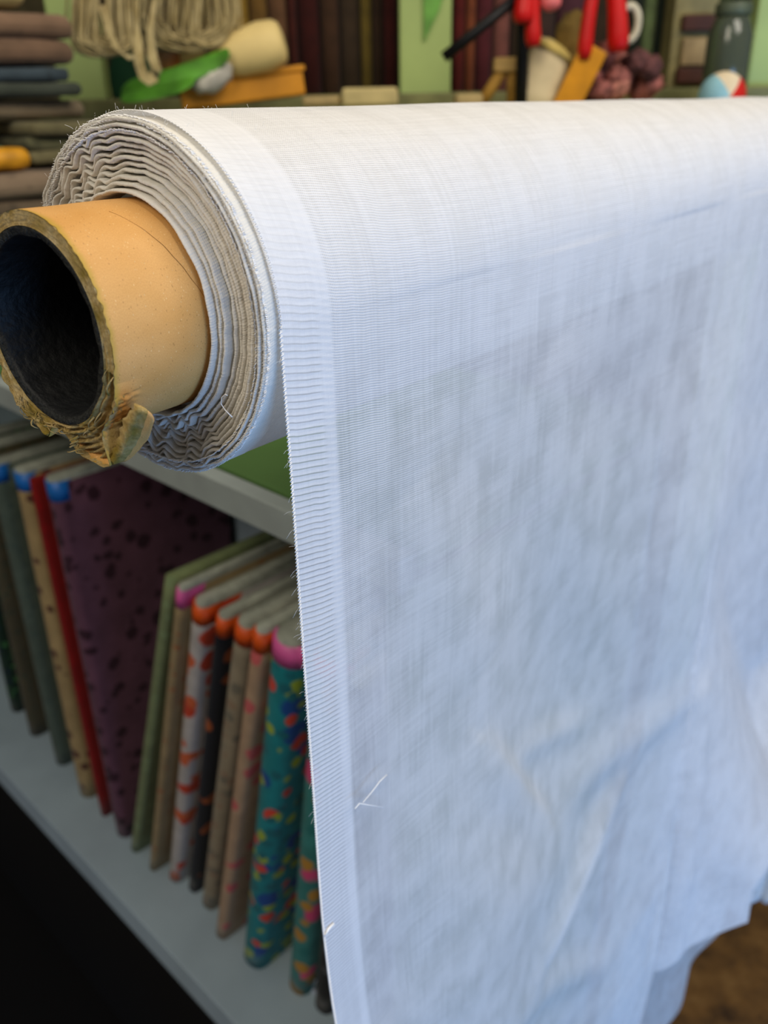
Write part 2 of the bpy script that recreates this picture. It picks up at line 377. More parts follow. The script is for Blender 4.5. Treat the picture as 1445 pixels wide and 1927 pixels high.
for t in ts:
    f = sm(1 - (t + L) / .0125)
    for j in range(NTH_):
        th = 2 * PI * j / NTH + PI; dg = (360 * j / NTH + 180) % 360
        er = edge_r(dg); r = RT + (er - RT) * f ** 1.5
        if er > .0284: r += .0005 * f * N3(dg * .35, t * 700, 3)
        r += .00012 * N3(math.cos(th) * 2, math.sin(th) * 2, t * 80)
        tt = t
        if f > .9: tt += .0005 * N3(dg * .25, 5, 1) * (f - .9) * 10
        rows.append(QC(tt, th, r)); uv.append((th * RT, t))
outer = mesh('outer_wall', rows, grid_faces(len(ts), NTH_, flip=True), kraft, None, uv=uv)
# end face: layered, torn plies
rows = []; NR = 26
for i in range(NR):
    f = i / (NR - 1)
    for j in range(NTH):
        th = 2 * PI * j / NTH; dg = 360 * j / NTH; er = edge_r(dg) - .00002
        r = RI + (er - RI) * f
        tear = sm((er - .0272) / .0014) if dg > 200 else 0
        if 255 < dg < 345: tear = max(tear, .8)
        tt = -L + .0002 * N3(dg * .2, f * 6, 2)
        ply = mn.noise(Vector((dg * .045 + 3, r * 1600 + dg * .012, 0)))
        tt += tear * (.0014 * ply + .0007 * N3(dg * .16, r * 700, 9) + .0005 * math.sin(r * 4200 + dg * .05))
        tt += tear * .003 * f * sm((dg - 255) / 30) * (1 if dg < 345 else 0)
        if 302 < dg < 312: tt += .006 * sm((r - .0270) / .002)
        if f == 0: tt = -L - .0003
        if f == 1: tt = -L + .0005 * N3(dg * .25, 5, 1) - .0001
        rows.append(QC(tt, th, r))
rim = mesh('torn_rim', rows, grid_faces(NR, NTH, wrap=True, flip=False), rimm)
tag(rim, 'olive tan torn cardboard rim')
# black liner: rolled lip and bore
prof = [(-L - .0001, RI + .0001), (-L - .0003, RI - .0002), (-L - .0001, RI - .0010), (-L + .0001, RI - .0021), (-L + .0010, RI - .0026), (-L + .02, RI - .0029), (-L + .2, RI - .0029), (.6, RI - .0029)]
rows = []
for k, (t, r) in enumerate(prof):
    for j in range(240):
        th = 2 * PI * j / 240; ww = .00035 * N3(j * .11, k * .5, 7) if k < 5 else 0
        rows.append(QC(t + ww, th, r + ww * .8))
ln_ = mesh('black_liner', rows, grid_faces(len(prof), 240, wrap=True), liner); ln_.data.materials.append(plain('liner_edge', (38, 39, 38), .8, .4, 900, .8, .2))
for p in ln_.data.polygons:
    if p.index < 240 * 3: p.material_index = 1
ln_.data.update(); tag(ln_, 'black paper lining of the tube')
# broken flap curling out at the lower right
def slab_patch(name, ths, t0s, r0, r1s, thick, m, nseg=14, rough=.0004, seed=0):
    vs = []; nt = len(ths)
    for side in (0, 1):
        for i in range(nseg + 1):
            f = i / nseg
            for k, (th, t0, r1) in enumerate(zip(ths, t0s, r1s)):
                rm, rend = r1; r = r0 + (rm - r0) * sm(f / .62) if f < .62 else rm + (rend - rm) * sm((f - .62) / .38); t = t0 + (-L + .0008 - t0) * f
                g = N3(th * 9 + seed, f * 7, side * 3) * rough * (1.5 if side else .35)
                rr = r - (thick * (.55 + .45 * math.sin(PI * k / (nt - 1))) if side else 0) + g
                thb = 290 + (th - 300) * .75; tq = thb + (th - thb) * sm(f * 1.2)
                vs.append(QC(t + (N3(th * 20, seed, side) * rough * 1.6 if i == nseg else 0), math.radians(tq), rr))
    n1 = (nseg + 1) * nt; fs = grid_faces(nseg + 1, nt, flip=True) + [tuple(n1 + x for x in f) for f in grid_faces(nseg + 1, nt)]
    for k in range(nt - 1):
        fs.append((k, k + 1, n1 + k + 1, n1 + k)); b = nseg * nt; fs.append((b + k + 1, b + k, n1 + b + k, n1 + b + k + 1))
    for i in range(nseg):
        a = i * nt; b = a + nt; fs.append((b, a, n1 + a, n1 + b)); a += nt - 1; b += nt - 1; fs.append((a, b, n1 + b, n1 + a))
    return vs, fs
ths = [300 + 37 * k / 17 for k in range(18)]
t0s = [-L + .0130 - .005 * sm((th - 318) / 19) for th in ths]
r1s = [(float(np.interp(th, [300, 317, 337], [.0368, .0364, .0384])), float(np.interp(th, [300, 306, 314, 325, 337], [.0368, .0362, .0356, .0346, .0358])) + .0003 * math.sin(th)) for th in ths]
vs, fs = slab_patch('flap', ths, t0s, RT - .0002, r1s, .0031, kraft, seed=4)
me = bpy.data.meshes.new('broken_flap'); me.from_pydata(vs, [], fs); lu = me.uv_layers.new(name='UVMap'); me.update()
nt = 18; half = 15 * nt
flap = link_mesh('broken_flap', me, kraft); me.materials.append(rimm)
for p in me.polygons:
    p.material_index = 0 if all(v < half for v in p.vertices) and max(p.vertices) < 12 * nt else 1
for lp, d_ in zip(me.loops, lu.data):
    i = lp.vertex_index % half; d_.uv = (math.radians(ths[i % nt]) * RT, .02 + t0s[i % nt] * (1 - (i // nt) / 14) - L * (i // nt) / 14)
tag(flap, 'torn cardboard flap bent outwards')
# loose torn slivers
slv, slf = [], []
for k in range(30):
    dg = random.choice([random.uniform(212, 300), random.uniform(262, 300), random.uniform(308, 340)]); er = edge_r(dg)
    r0 = random.uniform(RI + .0006, er - .0004); lnx = random.uniform(.002, .006); da = random.uniform(3, 12) * random.choice([-1, 1])
    pts = [QC(-L - .0006 - .0012 * math.sin(f * PI) , math.radians(dg + da * f), r0 + .0012 * f * (1 if r0 < er - .0015 else .3)) for f in (0, .25, .5, .75, 1)]
    tube_into(slv, slf, pts, random.uniform(.00012, .00034), 5, taper=lambda f: 1.1 - f * .8)
slivers = mesh('torn_fibres', slv, slf, rimm); slivers['kind'] = 'stuff'
sp_ = sorted((b, a) for a, b in seam); sth = np.linspace(sp_[0][0], sp_[-1][0], 60)
vs, fs = [], []; tube_into(vs, fs, [QC(float(np.interp(a, [q[0] for q in sp_], [q[1] for q in sp_])) + .0002 * N3(a * 9, 1, 2), a, RT + .00002) for a in sth], .00008, 6)
seam_o = mesh('paper_seam', vs, fs, plain('seam_brown', (142, 92, 38), .8)); tag(seam_o, 'thin dark spiral seam in the kraft paper')
put([outer, rim, ln_, flap, slivers, seam_o], core)
for c in (seam_o, outer, rim, ln_, flap, slivers): c.matrix_parent_inverse = (Matrix.Translation(roll.location) @ Matrix.Translation(Vector(core.location) - Vector(roll.location))).inverted()

# wound cloth: a spiral of turns, each with its own wavy rolled edge
wound_m = cloth_mat('wound_cotton', None, (.89, .86, .79), 0.0)
NT_ = 12; vs, fs, uvs = [], [], []; nth = 1080
def wave_amp(th):
    dg = math.degrees(th) % 360
    return .12 + .9 * sm((dg - 88) / 30) * sm((222 - dg) / 14) + 1.0 * sm((dg - 236) / 22) * sm((312 - dg) / 22)
def ring_shape(k, th):
    f = (k + .9) / NT_                         # 0 at tube .. 1 outermost
    r = RT + .0006 + (RR - .0007 - RT - .0006) * f
    a = wave_amp(th) * (1 - abs(2 * f - 1.05) ** 4 * .65) * sm(f * 5)
    cx, sx, K = math.cos(th), math.sin(th), k
    ph = th * 27 + 2.4 * N3(cx * 2.2, sx * 2.2, f * 2.0) + f * 3 + 1.6 * N3(cx * 7, sx * 7, f * 5)
    r += a * .00105 * math.sin(ph) * (1 - .35 * sm((f - .8) * 5)) + a * .0004 * N3(cx * 16, sx * 16, f * 9)
    depth = .0026 * math.sin(PI * min(1, f / .8))
    dg = math.degrees(th) % 360
    depth *= (1 - .45 * sm((dg - 90) / 40) * sm((200 - dg) / 30))
    depth -= .0034 * (1 - sm(f * 2.2))
    te = depth * .85 + .0006 * N3(cx * 3, sx * 3, K * 1.7) + .0006 * N3(cx * 11, sx * 11, K * 3.1) * a + .0004 * math.sin(K * 2.3) + .0004
    return r, te
profl = [(-.00050, .0090), (-.00052, .0030), (-.00056, .0010), (-.00045, .0003), (-.0001, 0), (.00030, .0003), (.00040, .0010), (.00034, .0030), (.00030, .0090)]
for k in range(NT_):
    base = len(vs)
    for j in range(nth + 1):
        th = 2 * PI * j / nth; r, te = ring_shape(k, th)
        fz = 1 + .25 * N3(math.cos(th) * 40, math.sin(th) * 40, k * 3)
        for (dr, dt) in profl:
            t = te + dt + .00016 * N3(th * 150, k * 9, dr * 4000)
            vs.append(QC(t, th, r + dr * fz)); uvs.append((t, th * r))
    m_ = len(profl)
    for j in range(nth):
        for q in range(m_ - 1): a = base + j * m_ + q; fs.append((a, a + m_, a + m_ + 1, a + 1))
turns = mesh('wound_layers', vs, fs, wound_m, uv=uvs); tag(turns, 'creamy wavy edges of the wound cloth layers')
# backing so that no light leaks between turns: solid body behind the edges, full length
vs, fs, uvs = [], [], []
stat = [(.010, RT + .0001), (.0095, RT + .004), (.008, RT + .010), (.005, RR - .004), (.0045, RR - .0012), (.008, RR - .0007)] + [(.008 + (LEN - .008) * i / 40, RR - .0006) for i in range(1, 41)] + [(LEN, RT)]
for k, (t, r) in enumerate(stat):
    for j in range(240):
        th = 2 * PI * j / 240; vs.append(QC(t, th, r)); uvs.append((t, th * r))
body = mesh('wound_body', vs, grid_faces(len(stat), 240, wrap=True), wound_m, uv=uvs)
# outer selvedges of the last turns: fuzzy picot loops standing at the lip
vs, fs = [], []
for k in range(4):
    n = 620
    for j in range(n):
        th = 2 * PI * (j + random.random() * .5) / n; r = RR - .0004 - k * .00105 + random.uniform(-.0002, .0002); t0 = .0006 + .0009 * (3 - k) * .3 + .0003 * N3(th * 9, k, 2)
        hgt = random.uniform(.0003, .0007); wd = .00022 / r
        pts = [QC(t0 + .0006, th - wd, r), QC(t0 - hgt * .4, th - wd * .8, r + .0001), QC(t0 - hgt, th, r + .0002), QC(t0 - hgt * .4, th + wd * .8, r + .0001), QC(t0 + .0006, th + wd, r)]
        tube_into(vs, fs, pts, .00013, 4)
picot = mesh('selvedge_loops', vs, fs, plain('white_thread', (236, 235, 233), .9, .03)); picot['kind'] = 'stuff'
# loose threads on the end face and along the edge
thr_m = plain('white_thread', (236, 235, 233))
vs, fs = [], []
def face_pt(px, py, t):
    v = ray(px, py); X = v * ((C0 @ D + t) / (v @ D)); return W(X)
tube_into(vs, fs, [face_pt(*p, -.0006) for p in ((437, 785), (424, 772), (416, 760), (417, 748), (424, 742), (428, 744))], .00016, 5)
thread = mesh('loose_thread', vs, fs, thr_m); tag(thread, 'curled loose white thread end')
vs, fs = [], []
for k in range(260):                        # fluff along the top and back edge
    th = math.radians(random.uniform(60, 230)); r = RR + .0004; t0 = random.uniform(0, .05) ** 1.0 if random.random() < .6 else random.uniform(.0, .01)
    p0 = Vector(QC(t0, th, r)); dv = Vector(QC(t0, th, r + 1)) - p0; dv += Vector((random.gauss(0, .6), random.gauss(0, .6), random.gauss(0, .5))); dv.normalize()
    l_ = random.uniform(.0006, .0022); b_ = Vector((random.gauss(0, 1), random.gauss(0, 1), random.gauss(0, 1))) * l_ * .3
    tube_into(vs, fs, [p0, p0 + dv * l_ * .5 + b_ * .5, p0 + dv * l_], .000035, 3)
for k in range(34):
    zz = -random.uniform(.0, .16); p0 = Vector(Q(.0046, RR + .0004, zz)); dv = Vector(tuple(-D * 1.0 + NF * random.gauss(0, .6) + ZZ * random.gauss(-.2, .6))).normalized(); l_ = random.uniform(.0006, .0028)
    tube_into(vs, fs, [p0, p0 + dv * l_ * .5 + Vector((0, 0, -l_ * .1)), p0 + dv * l_ + Vector((0, 0, -l_ * .4))], .00004, 3)
fluff = mesh('fluff', vs, fs, thr_m); fluff['kind'] = 'stuff'

# the hanging sheet --------------------------------------------------
T0 = .0046; SELV = T0 + .0185; TF = .398
drape_m = cloth_mat('sheer_cotton', SELV, (.88, .88, .89), 1.0)
back_m = cloth_mat('sheer_cotton_shaded', None, (.80, .84, .86), 1.0)  # same white cloth, with shade put into a greyer, bluer tint
def seg(p0, p1, amp, wid, kind='ridge'):
    a, b = on_plane(*p0), on_plane(*p1); return (a, b, amp, wid, kind)
FOLDS = [seg((900, 1395), (1030, 1540), .0040, .016, 'step'), seg((965, 1428), (1120, 1372), .0022, .009), seg((1180, 1460), (1010, 1810), .010, .020),
         seg((1080, 1500), (1290, 1300), .006, .020), seg((960, 1900), (1130, 1820), .005, .016), seg((800, 1650), (1100, 1620), .004, .03),
         seg((1290, 1310), (1190, 1900), .011, .018), seg((780, 900), (900, 1250), .0028, .022), seg((1000, 700), (1150, 1200), .0035, .035),
         seg((690, 1480), (726, 1460), .0005, .003)]
def fold_disp(t, z):
    s = 0
    for (a, b, amp, wid, kd) in FOLDS:
        dx, dz = b[0] - a[0], b[1] - a[1]; l2 = dx * dx + dz * dz; f = ((t - a[0]) * dx + (z - a[1]) * dz) / l2; fc = max(0, min(1, f))
        ex = t - a[0] - dx * fc; ez = z - a[1] - dz * fc; dist = math.hypot(ex, ez); sg = 1 if (ex * dz - ez * dx) > 0 else -1
        along = max(0., math.sin(PI * min(1, max(0, fc * .92 + .04)))) ** .5
        if kd == 'step': s += amp * along * (math.exp(-(dist / wid) ** 2) if sg > 0 else math.exp(-(dist / (wid * .4)) ** 2))
        else: s += amp * along * math.exp(-(dist / wid) ** 2)
    return s
def drape_pt(tau, z):
    """hanging part: tau along the roll, z below the roll axis (<=0)"""
    dn = -z; t = tau; n = RR + .0007
    g = sm(dn / .25)
    n += .0065 * g * math.sin(tau * 21 + 1.2 + z * 3) * sm((tau - .04) / .12) + .012 * g * N3(tau * 6, z * 4, 3) * sm((tau - .03) / .1)
    n += fold_disp(tau, z) * sm(dn / .05)
    t += .006 * sm((dn - .20) / .12) * sm((.1 - tau) / .1) 
    n += .0016 * sm(dn / .08) * N3(tau * 3, z * 14, 8)
    if tau > TF:
        a = math.radians(38) * sm((dn - .20 - .25 * min(1, (tau - TF) / .2)) / .26); te = .515 + .55 * (1 - sm((dn - .42) / .19)); x1 = min(tau, te) - TF; t = TF + x1 * math.cos(a); n += x1 * math.sin(a)
        if tau > te:
            a2 = math.radians(-78) * sm((dn - .12) / .35); x2 = tau - te; t += x2 * math.cos(a2); n += x2 * math.sin(a2)
    return t, n
taus = [T0 + .0200 * i / 12 for i in range(13)] + list(np.linspace(.028, TF - .002, 170)) + list(np.linspace(TF, .78, 110))
def hem(tau): return -1.08 if tau < TF - .001 else -.645 - .012 * sm((.02 - (tau - TF)) / .02)
thw = [math.radians(250 - 250 * i / 100) for i in range(101)]
NZ = 420; cols = []; uvs = []; ncol = len(taus)
nrow = len(thw) + NZ
rows = [[None] * ncol for _ in range(nrow)]; ruv = [[None] * ncol for _ in range(nrow)]
for j, tau in enumerate(taus):
    hz = hem(tau)
    for i, th in enumerate(thw):
        r = RR + .0007 + .0006 * N3(tau * 9, th * 1.3, 6) + .0014 * sm((tau - .3) / .3) * N3(tau * 14, th * 2, 9)
        rows[i][j] = QC(tau, th, r); ruv[i][j] = (tau, -th * RR)
    for i in range(1, NZ + 1):
        z = hz * (i / NZ) ** 1.25
        t, n = drape_pt(tau, z); rows[len(thw) + i - 1][j] = Q(t, n, z); ruv[len(thw) + i - 1][j] = (tau, -z)
vs = [p for r in rows for p in r]; uvs = [p for r in ruv for p in r]
sheet = mesh('hanging_cloth', vs, grid_faces(nrow, ncol), drape_m, uv=uvs); tag(sheet, 'sheer white cloth hanging from the roll with a ribbed selvedge')
# picot edge on the hanging cloth's near selvedge
vs, fs = [], []
th = math.radians(110)
z = 0
pp = []
for i in range(0, 60): pp.append((T0, math.radians(120 - 120 * i / 60), None))
npic = 0
for i in range(330):
    z = -.0011 * i - .0004
    t, n = drape_pt(T0, z); h_ = .00055
    pts = [Q(t + .0006, n, z + .00042), Q(t - .0001, n + .0001, z + .0004), Q(t - h_, n + .0001, z), Q(t - .0001, n, z - .0004), Q(t + .0006, n, z - .00042)]
    tube_into(vs, fs, pts, .00016, 5)
for i in range(90):
    th = math.radians(i * 1.38); r = RR + .0008; wd = .0004 / r; h_ = .0004
    tube_into(vs, fs, [QC(T0 + .0006, th - wd, r), QC(T0 - h_, th, r + .0001), QC(T0 + .0006, th + wd, r)], .00014, 4)
pic2 = mesh('edge_loops', vs, fs, thr_m); pic2['kind'] = 'stuff'
# small stray threads caught on the hanging cloth
vs, fs = [], []
def dp(px, py, off=.0012):
    t, z = on_plane(px, py, RR + .0007 + off); return Q(t, RR + .0007 + off, z)
for path in (((683, 1510), (700, 1490), (715, 1470), (728, 1458)), ((668, 1522), (676, 1512), (700, 1516), (722, 1520))):
    tube_into(vs, fs, [dp(*p, .004) for p in path], .00016, 5)
tube_into(vs, fs, [dp(*p, .0005) for p in ((628, 1738), (618, 1748), (612, 1760))], .0005, 6)
stray = mesh('stray_thread', vs, fs, thr_m); stray['kind'] = 'stuff'
# rear layer of the same cloth, hanging longer behind the flared one
ra, rb_ = on_plane(1372, 1703, RR - .014), on_plane(1250, 1927, RR - .014)
vs, uvs = [], []; zs = [i / 90 for i in range(91)]; tz = [.372 + (ra[0] - .372) * i / 70 for i in range(71)]
for zf in zs:
    for tau in tz:
        z = -.02 + (rb_[1] + (ra[1] - rb_[1]) * (tau - rb_[0]) / (ra[0] - rb_[0]) + .02) * zf
        n = RR - .014 + .006 * sm(-z / .5) * math.sin(tau * 34 + z * 2) + .003 * N3(tau * 8, z * 4, 1)
        vs.append(Q(tau, n, z)); uvs.append((tau, -z))
rear = mesh('rear_layer', vs, grid_faces(len(zs), len(tz)), back_m, uv=uvs); tag(rear, 'longer layer of the cloth behind the front layer, tinted blue grey as shade')
# gathered end of the cloth at the far side
vs, fs, uvs = [], [], []
gth = []
for k, (px, off, rad, zb) in enumerate(((1418, .125, .016, -.70), (1446, .150, .020, -.715), (1475, .14, .018, -.70))):
    v = ray(px, 1660); X = v * (-.72 / v[2]) - C0; ta, nb = X @ D, X @ NF
    n_ = 18; base = len(vs); zz = [-.575 - (.685 - .575) * i / 40 for i in range(41)]
    for i, z in enumerate(zz):
        f = i / 40
        for j in range(n_):
            a = 2 * PI * j / n_; rr = rad * (.35 + .65 * sm(f * 1.6)) * (1 + .22 * math.sin(3 * a + z * 30 + k)) * (1 - .35 * sm((f - .9) * 10))
            vs.append(Q(ta + rr * math.cos(a) + .01 * math.sin(z * 20 + k), nb + rr * math.sin(a) * .8, z))
    fs += [tuple(base + x for x in f) for f in grid_faces(41, n_, wrap=True)]; fs.append(tuple(base + 40 * n_ + j for j in range(n_)))
uvs = [(v_[0], v_[2]) for v_ in vs]
gather = mesh('gathered_end', vs, fs, back_m, uv=uvs); tag(gather, 'gathered white folds at the far lower edge of the cloth')
put([turns, body, picot, thread, fluff, sheet, pic2, stray, rear, gather], roll)

# ------------------------------------------------------------------ display shelf behind, at eye level
YD = 1.32
ds = empty('display_shelf', (.3, YD + .12, 0)); tag(ds, 'green painted display shelf behind the roll with upright posts and dark bolts', 'shelf')
post_m = plain('post_green', (162, 182, 112), .6, .05, 9, .1, .4)
ps = []
def up_post(x0, x1, z0=0.0, z1=2.0, nm='post', dep=.03):
    a, b = at(x0, 195, YD), at(x1, 195, YD); ps.append(box(nm, ((a.x + b.x) / 2, YD, (z0 + z1) / 2), (b.x - a.x, dep, z1 - z0), post_m, bev=.003))
up_post(120, 208); up_post(752, 846); up_post(1392, 1470)
z_b = at(300, 212, YD).z
xl, xr = at(95, 200, YD).x, at(1640, 200, YD).x
ps.append(box('shelf_board', ((xl + xr) / 2, YD + .15, z_b - .012), (xr - xl, .30, .035), plain('board_olive', (150, 150, 104), .7, .08), bev=.003))
zu, zd = at(200, 186, YD - .03).z, at(200, 350, YD - .03).z
ps.append(box('apron_panel', ((xl + xr) / 2, YD - .025, (zu + zd) / 2), (xr - xl + .02, .014, zu - zd), plain('apron_olive', (124, 124, 82), .7, .12), bev=.003))
ps.append(box('upper_board', ((xl + xr) / 2, YD + .16, 1.95), (xr - xl, .30, .03), post_m, bev=.003))
ps.append(box('back_panel', ((xl + xr) / 2, YD + .32, .99), (xr - xl, .012, 1.98), plain('back_dark', (58, 46, 34), .85), bev=0))
# darker green wedge on the middle post
bm = bmesh.new(); q = [at(798, 78, YD - .02), at(797, -60, YD - .02), at(850, -60, YD - .02), at(826, 20, YD - .02)]
fr = [bm.verts.new(p) for p in q]; bk = [bm.verts.new(p + Vector((0, .02, 0))) for p in q]
bm.faces.new(fr); bm.faces.new(bk[::-1])
for i in range(4): bm.faces.new((fr[i], bk[i], bk[(i + 1) % 4], fr[(i + 1) % 4]))
ps.append(bm_obj('post_wedge', bm, plain('wedge_green', (104, 158, 70), .6))); tag(ps[-1], 'darker green wedge')
put(ps, ds)
ZB = z_b + .006
def up_bolt(x0, x1, c, y=YD + .06, h=.52, label='', dep=.18, spots=None, grp='dark bolts standing on the display shelf', tilt=0, z0=None):
    a, b = at(x0, 180, y), at(x1, 180, y); w_ = b.x - a.x
    r = empty('fabric_bolt', ((a.x + b.x) / 2, y, (z0 if z0 is not None else ZB))); tag(r, label, 'fabric bolt', grp)
    m = P_('up_%d' % x0, c, spots or [tuple(int(x * .75) for x in c)], 40, .3)
    prism('cloth_wrap', slab_outline(w_ * .97, dep), 0, h, m, r, 8, .05, x0 * .1)
    return r
UB = [(214, 262, (60, 54, 30), 'dark olive bolt behind the hanging yarn, beside the left post'), (264, 330, (88, 70, 40), 'brown bolt behind the middle of the hanging yarn'),
      (332, 392, (120, 104, 54), 'drab olive bolt behind the right half of the yarn'), (394, 440, (150, 122, 60), 'tan bolt at the right edge of the yarn'),
      (441, 478, (168, 132, 46), 'mustard bolt just right of the yarn'), (479, 512, (140, 104, 48), 'golden brown bolt above the cream wooden knob'),
      (513, 548, (130, 92, 62), 'light brown bolt above the orange box'), (549, 564, (84, 34, 26), 'narrow rust bolt right of the light brown one'),
      (565, 606, (70, 22, 18), 'deep maroon bolt left of the grey brown one'), (607, 642, (78, 52, 34), 'dark umber bolt right of the maroon one'),
      (643, 680, (72, 56, 40), 'grey brown bolt left of the olive strip'), (681, 702, (124, 104, 42), 'narrow olive strip bolt near the middle green post'),
      (703, 722, (66, 46, 32), 'thin dark bolt right of the olive strip'), (723, 748, (82, 30, 28), 'dark red bolt touching the middle green post'),
      (850, 872, (118, 40, 36), 'brick red bolt just right of the middle green post'), (873, 892, (146, 78, 48), 'thin copper bolt behind the black rod'),
      (893, 924, (98, 38, 46), 'wine bolt behind the black rod'), (925, 956, (138, 84, 76), 'dusty rose bolt behind the first red handle'),
      (957, 990, (62, 46, 34), 'dark brown bolt behind the first red handle'), (991, 1040, (70, 50, 44), 'brown bolt behind the cream bag'),
      (1041, 1095, (92, 50, 60), 'mauve brown bolt above the cream bag'), (1096, 1150, (60, 44, 30), 'dark bolt behind the second pair of red handles')]
for x0, x1, c, lb in UB: up_bolt(x0, x1, c, label=lb)
up_bolt(1176, 1196, (30, 40, 30), label='black green bolt right of the red handles'); up_bolt(1198, 1222, (112, 130, 84), label='sage bolt between two dark ones')
up_bolt(1224, 1234, (30, 42, 30), label='thin near black bolt beside the small drawers')
up_bolt(1332, 1360, (92, 104, 66), label='moss bolt right of the small drawers'); up_bolt(1362, 1390, (66, 74, 44), label='dark moss bolt against the right green post')

# drawers cabinet with brown slots
a, b = at(1250, 190, YD + .02), at(1330, 190, YD + .02)
dc = empty('drawer_cabinet', ((a.x + b.x) / 2, YD + .05, ZB)); tag(dc, 'small olive cabinet with dark brown drawer fronts at the right', 'cabinet')
W_ = b.x - a.x; cx = (a.x + b.x) / 2
pp = [box('carcass', (cx, YD + .08, ZB + .14), (W_, .12, .28), plain('cab_olive', (128, 118, 78), .7), bev=.003)]
for k, py in enumerate((42, 142)):
    zc = at(1280, py, YD).z; pp.append(box('drawer', (cx + .002, YD + .015, zc), (W_ * .72, .012, .020), plain('drawer_brown', (66, 32, 18), .6), bev=.002))
    if k == 0: pp.append(box('card_holder', (cx + .002, YD + .015, zc - .035), (W_ * .60, .01, .034), plain('card_tan', (150, 128, 90), .8), bev=.002))
put(pp, dc)

# ------------------------------------------------------------------ things standing in front of the posts
YF = 1.17; ZF = at(600, 200, YF).z
tb = empty('counter', (.2, YF, 0)); tag(tb, 'narrow olive counter ledge behind the roll carrying yarn, box and tools', 'counter')
x0, x1 = at(240, 190, YF).x, at(1500, 190, YF).x
pp = [box('ledge', ((x0 + x1) / 2, YF + .02, ZF - .020), (x1 - x0, .18, .020), plain('board_olive', (150, 150, 104)), bev=.003)]
for xx in (x0 + .03, x1 - .03): pp.append(box('leg', (xx, YF + .05, (ZF - .022) / 2), (.03, .03, ZF - .022), plain('board_olive', (150, 150, 104)), bev=.002))
put(pp, tb)
yarn_m = NT('yarn'); v_ = yarn_m.coord(); yarn_m.bsdf(yarn_m.ramp(yarn_m.noise(v_, 60, 3), [(.3, (160, 140, 90)), (.7, (204, 186, 136))]), .9, yarn_m.bump(yarn_m.noise(v_, 500, 2), .5, .001), .2, .2); yarn_m = yarn_m.m
YY = 1.06
def skein(label, xc0, hmax, ybot, n, seed, rise=40, topy=-260, yy=YY):
    rnd = random.Random(seed); vs, fs = [], []
    for k in range(n):
        g_ = rnd.choice([.25, .5, .75, 1, 1]); hw = hmax * g_ * rnd.uniform(.75, 1.02); xc = xc0 + rnd.gauss(0, 7) + (1 - g_) * rnd.choice([-1, 1]) * hmax * .55
        yb = ybot - (1 - g_) * rise * rnd.random() - rnd.random() * 22; y_ = yy + rnd.uniform(-.02, .02); tw = rnd.gauss(0, 6); fl = rnd.uniform(.5, .9)
        pts = []
        for i in range(29):
            a = PI * i / 28; u_ = -math.cos(a)
            pts.append((xc + hw * u_ * (1 + .05 * math.sin(3 * a + k)) + tw * math.sin(a), yb - (1 - math.sin(a)) * hw * fl, y_ + .006 * u_))
        def leg(p, ph): return [(p[0] + (xc - p[0]) * .45 * g + 5 * math.sin(g * 7 + k + ph), p[1] + (topy - p[1]) * g, p[2]) for g in (.2, .4, .6, .8, 1)]
        tube_into(vs, fs, [at(*p) for p in leg(pts[0], 0)[::-1] + pts + leg(pts[-1], 2)], .00125, 5)
    o = mesh('yarn_skein', vs, fs, yarn_m); tag(o, label, 'yarn', 'undyed yarn skeins hanging before the left green post'); o['kind'] = 'stuff'; return o
sk1 = skein('undyed cream yarn skein hanging at the left, over the green post', 194, 52, 108, 80, 3)
sk2 = skein('larger undyed cream yarn skein hanging right of the green post', 345, 96, 98, 190, 5, 30, yy=YY + .075)
vs, fs = [], []
for k in range(9):
    dx = k * 1.8
    tube_into(vs, fs, [at(*p) for p in ((262 - dx * .4, -60, YY), (256 - dx * .3, 20, YY - .006), (252 + dx, 80, YY - .012), (255 + dx, 120, YY - .015), (264 + dx, 148, YY - .016), (280, 160 - dx, YY - .016), (296 - dx, 152 - dx, YY - .015), (302 - dx, 132, YY - .014), (294 - dx, 108, YY - .012), (286 - dx * .6, 60, YY - .01), (290, 0, YY - .008))], .0014, 6)
for k in range(3): tube_into(vs, fs, [at(*p) for p in ((188 + k * 5, 10, YY - .03), (200 + k * 5, 55, YY - .032), (214 + k * 4, 88 + k * 3, YY - .034), (236 + k * 3, 105 + k * 3, YY - .032), (256, 108, YY - .025))], .0014, 6)
ll = mesh('loose_loop', vs, fs, yarn_m, sk1); tag(ll, 'long loop dangling below the skein'); ll['kind'] = 'stuff'

# green crumpled fabric leaf piece
def blob(name, c, s, m, seed=0, amp=.2, sub=3, R=None, parent=None, fr=3.0):
    bm = bmesh.new(); bmesh.ops.create_icosphere(bm, subdivisions=sub, radius=1)
    for v in bm.verts:
        d_ = v.co.normalized(); k = 1 + amp * mn.noise(d_ * fr + Vector((seed, seed * .7, 0))) + amp * .4 * mn.noise(d_ * fr * 2.7 + Vector((0, seed, 3)))
        p = Vector((d_.x * s[0], d_.y * s[1], d_.z * s[2])) * k
        if R: p = R @ p
        v.co = p + Vector(c)
    return bm_obj(name, bm, m, parent, True)
def ribbon(name, pts, widths, m, parent=None, thick=.003, ax=(0, 0, 1)):
    vs, fs = [], []; n = len(pts)
    for (p, w_) in zip(pts, widths):
        p = Vector(p); a = Vector(ax) * w_ / 2
        for sx in (-1, 1):
            for sy in (-1, 1): vs.append(p + a * sx + Vector((0, thick / 2 * sy, 0)))
    for i in range(n - 1):
        a, b = i * 4, i * 4 + 4
        for q, r in ((0, 1), (1, 3), (3, 2), (2, 0)): fs.append((a + q, a + r, b + r, b + q))
    fs.append((0, 2, 3, 1)); b = (n - 1) * 4; fs.append((b, b + 1, b + 3, b + 2))
    o = mesh(name, vs, fs, m, parent, smooth=False); md = o.modifiers.new('s', 'SUBSURF'); md.levels = 2; md.render_levels = 2; return o
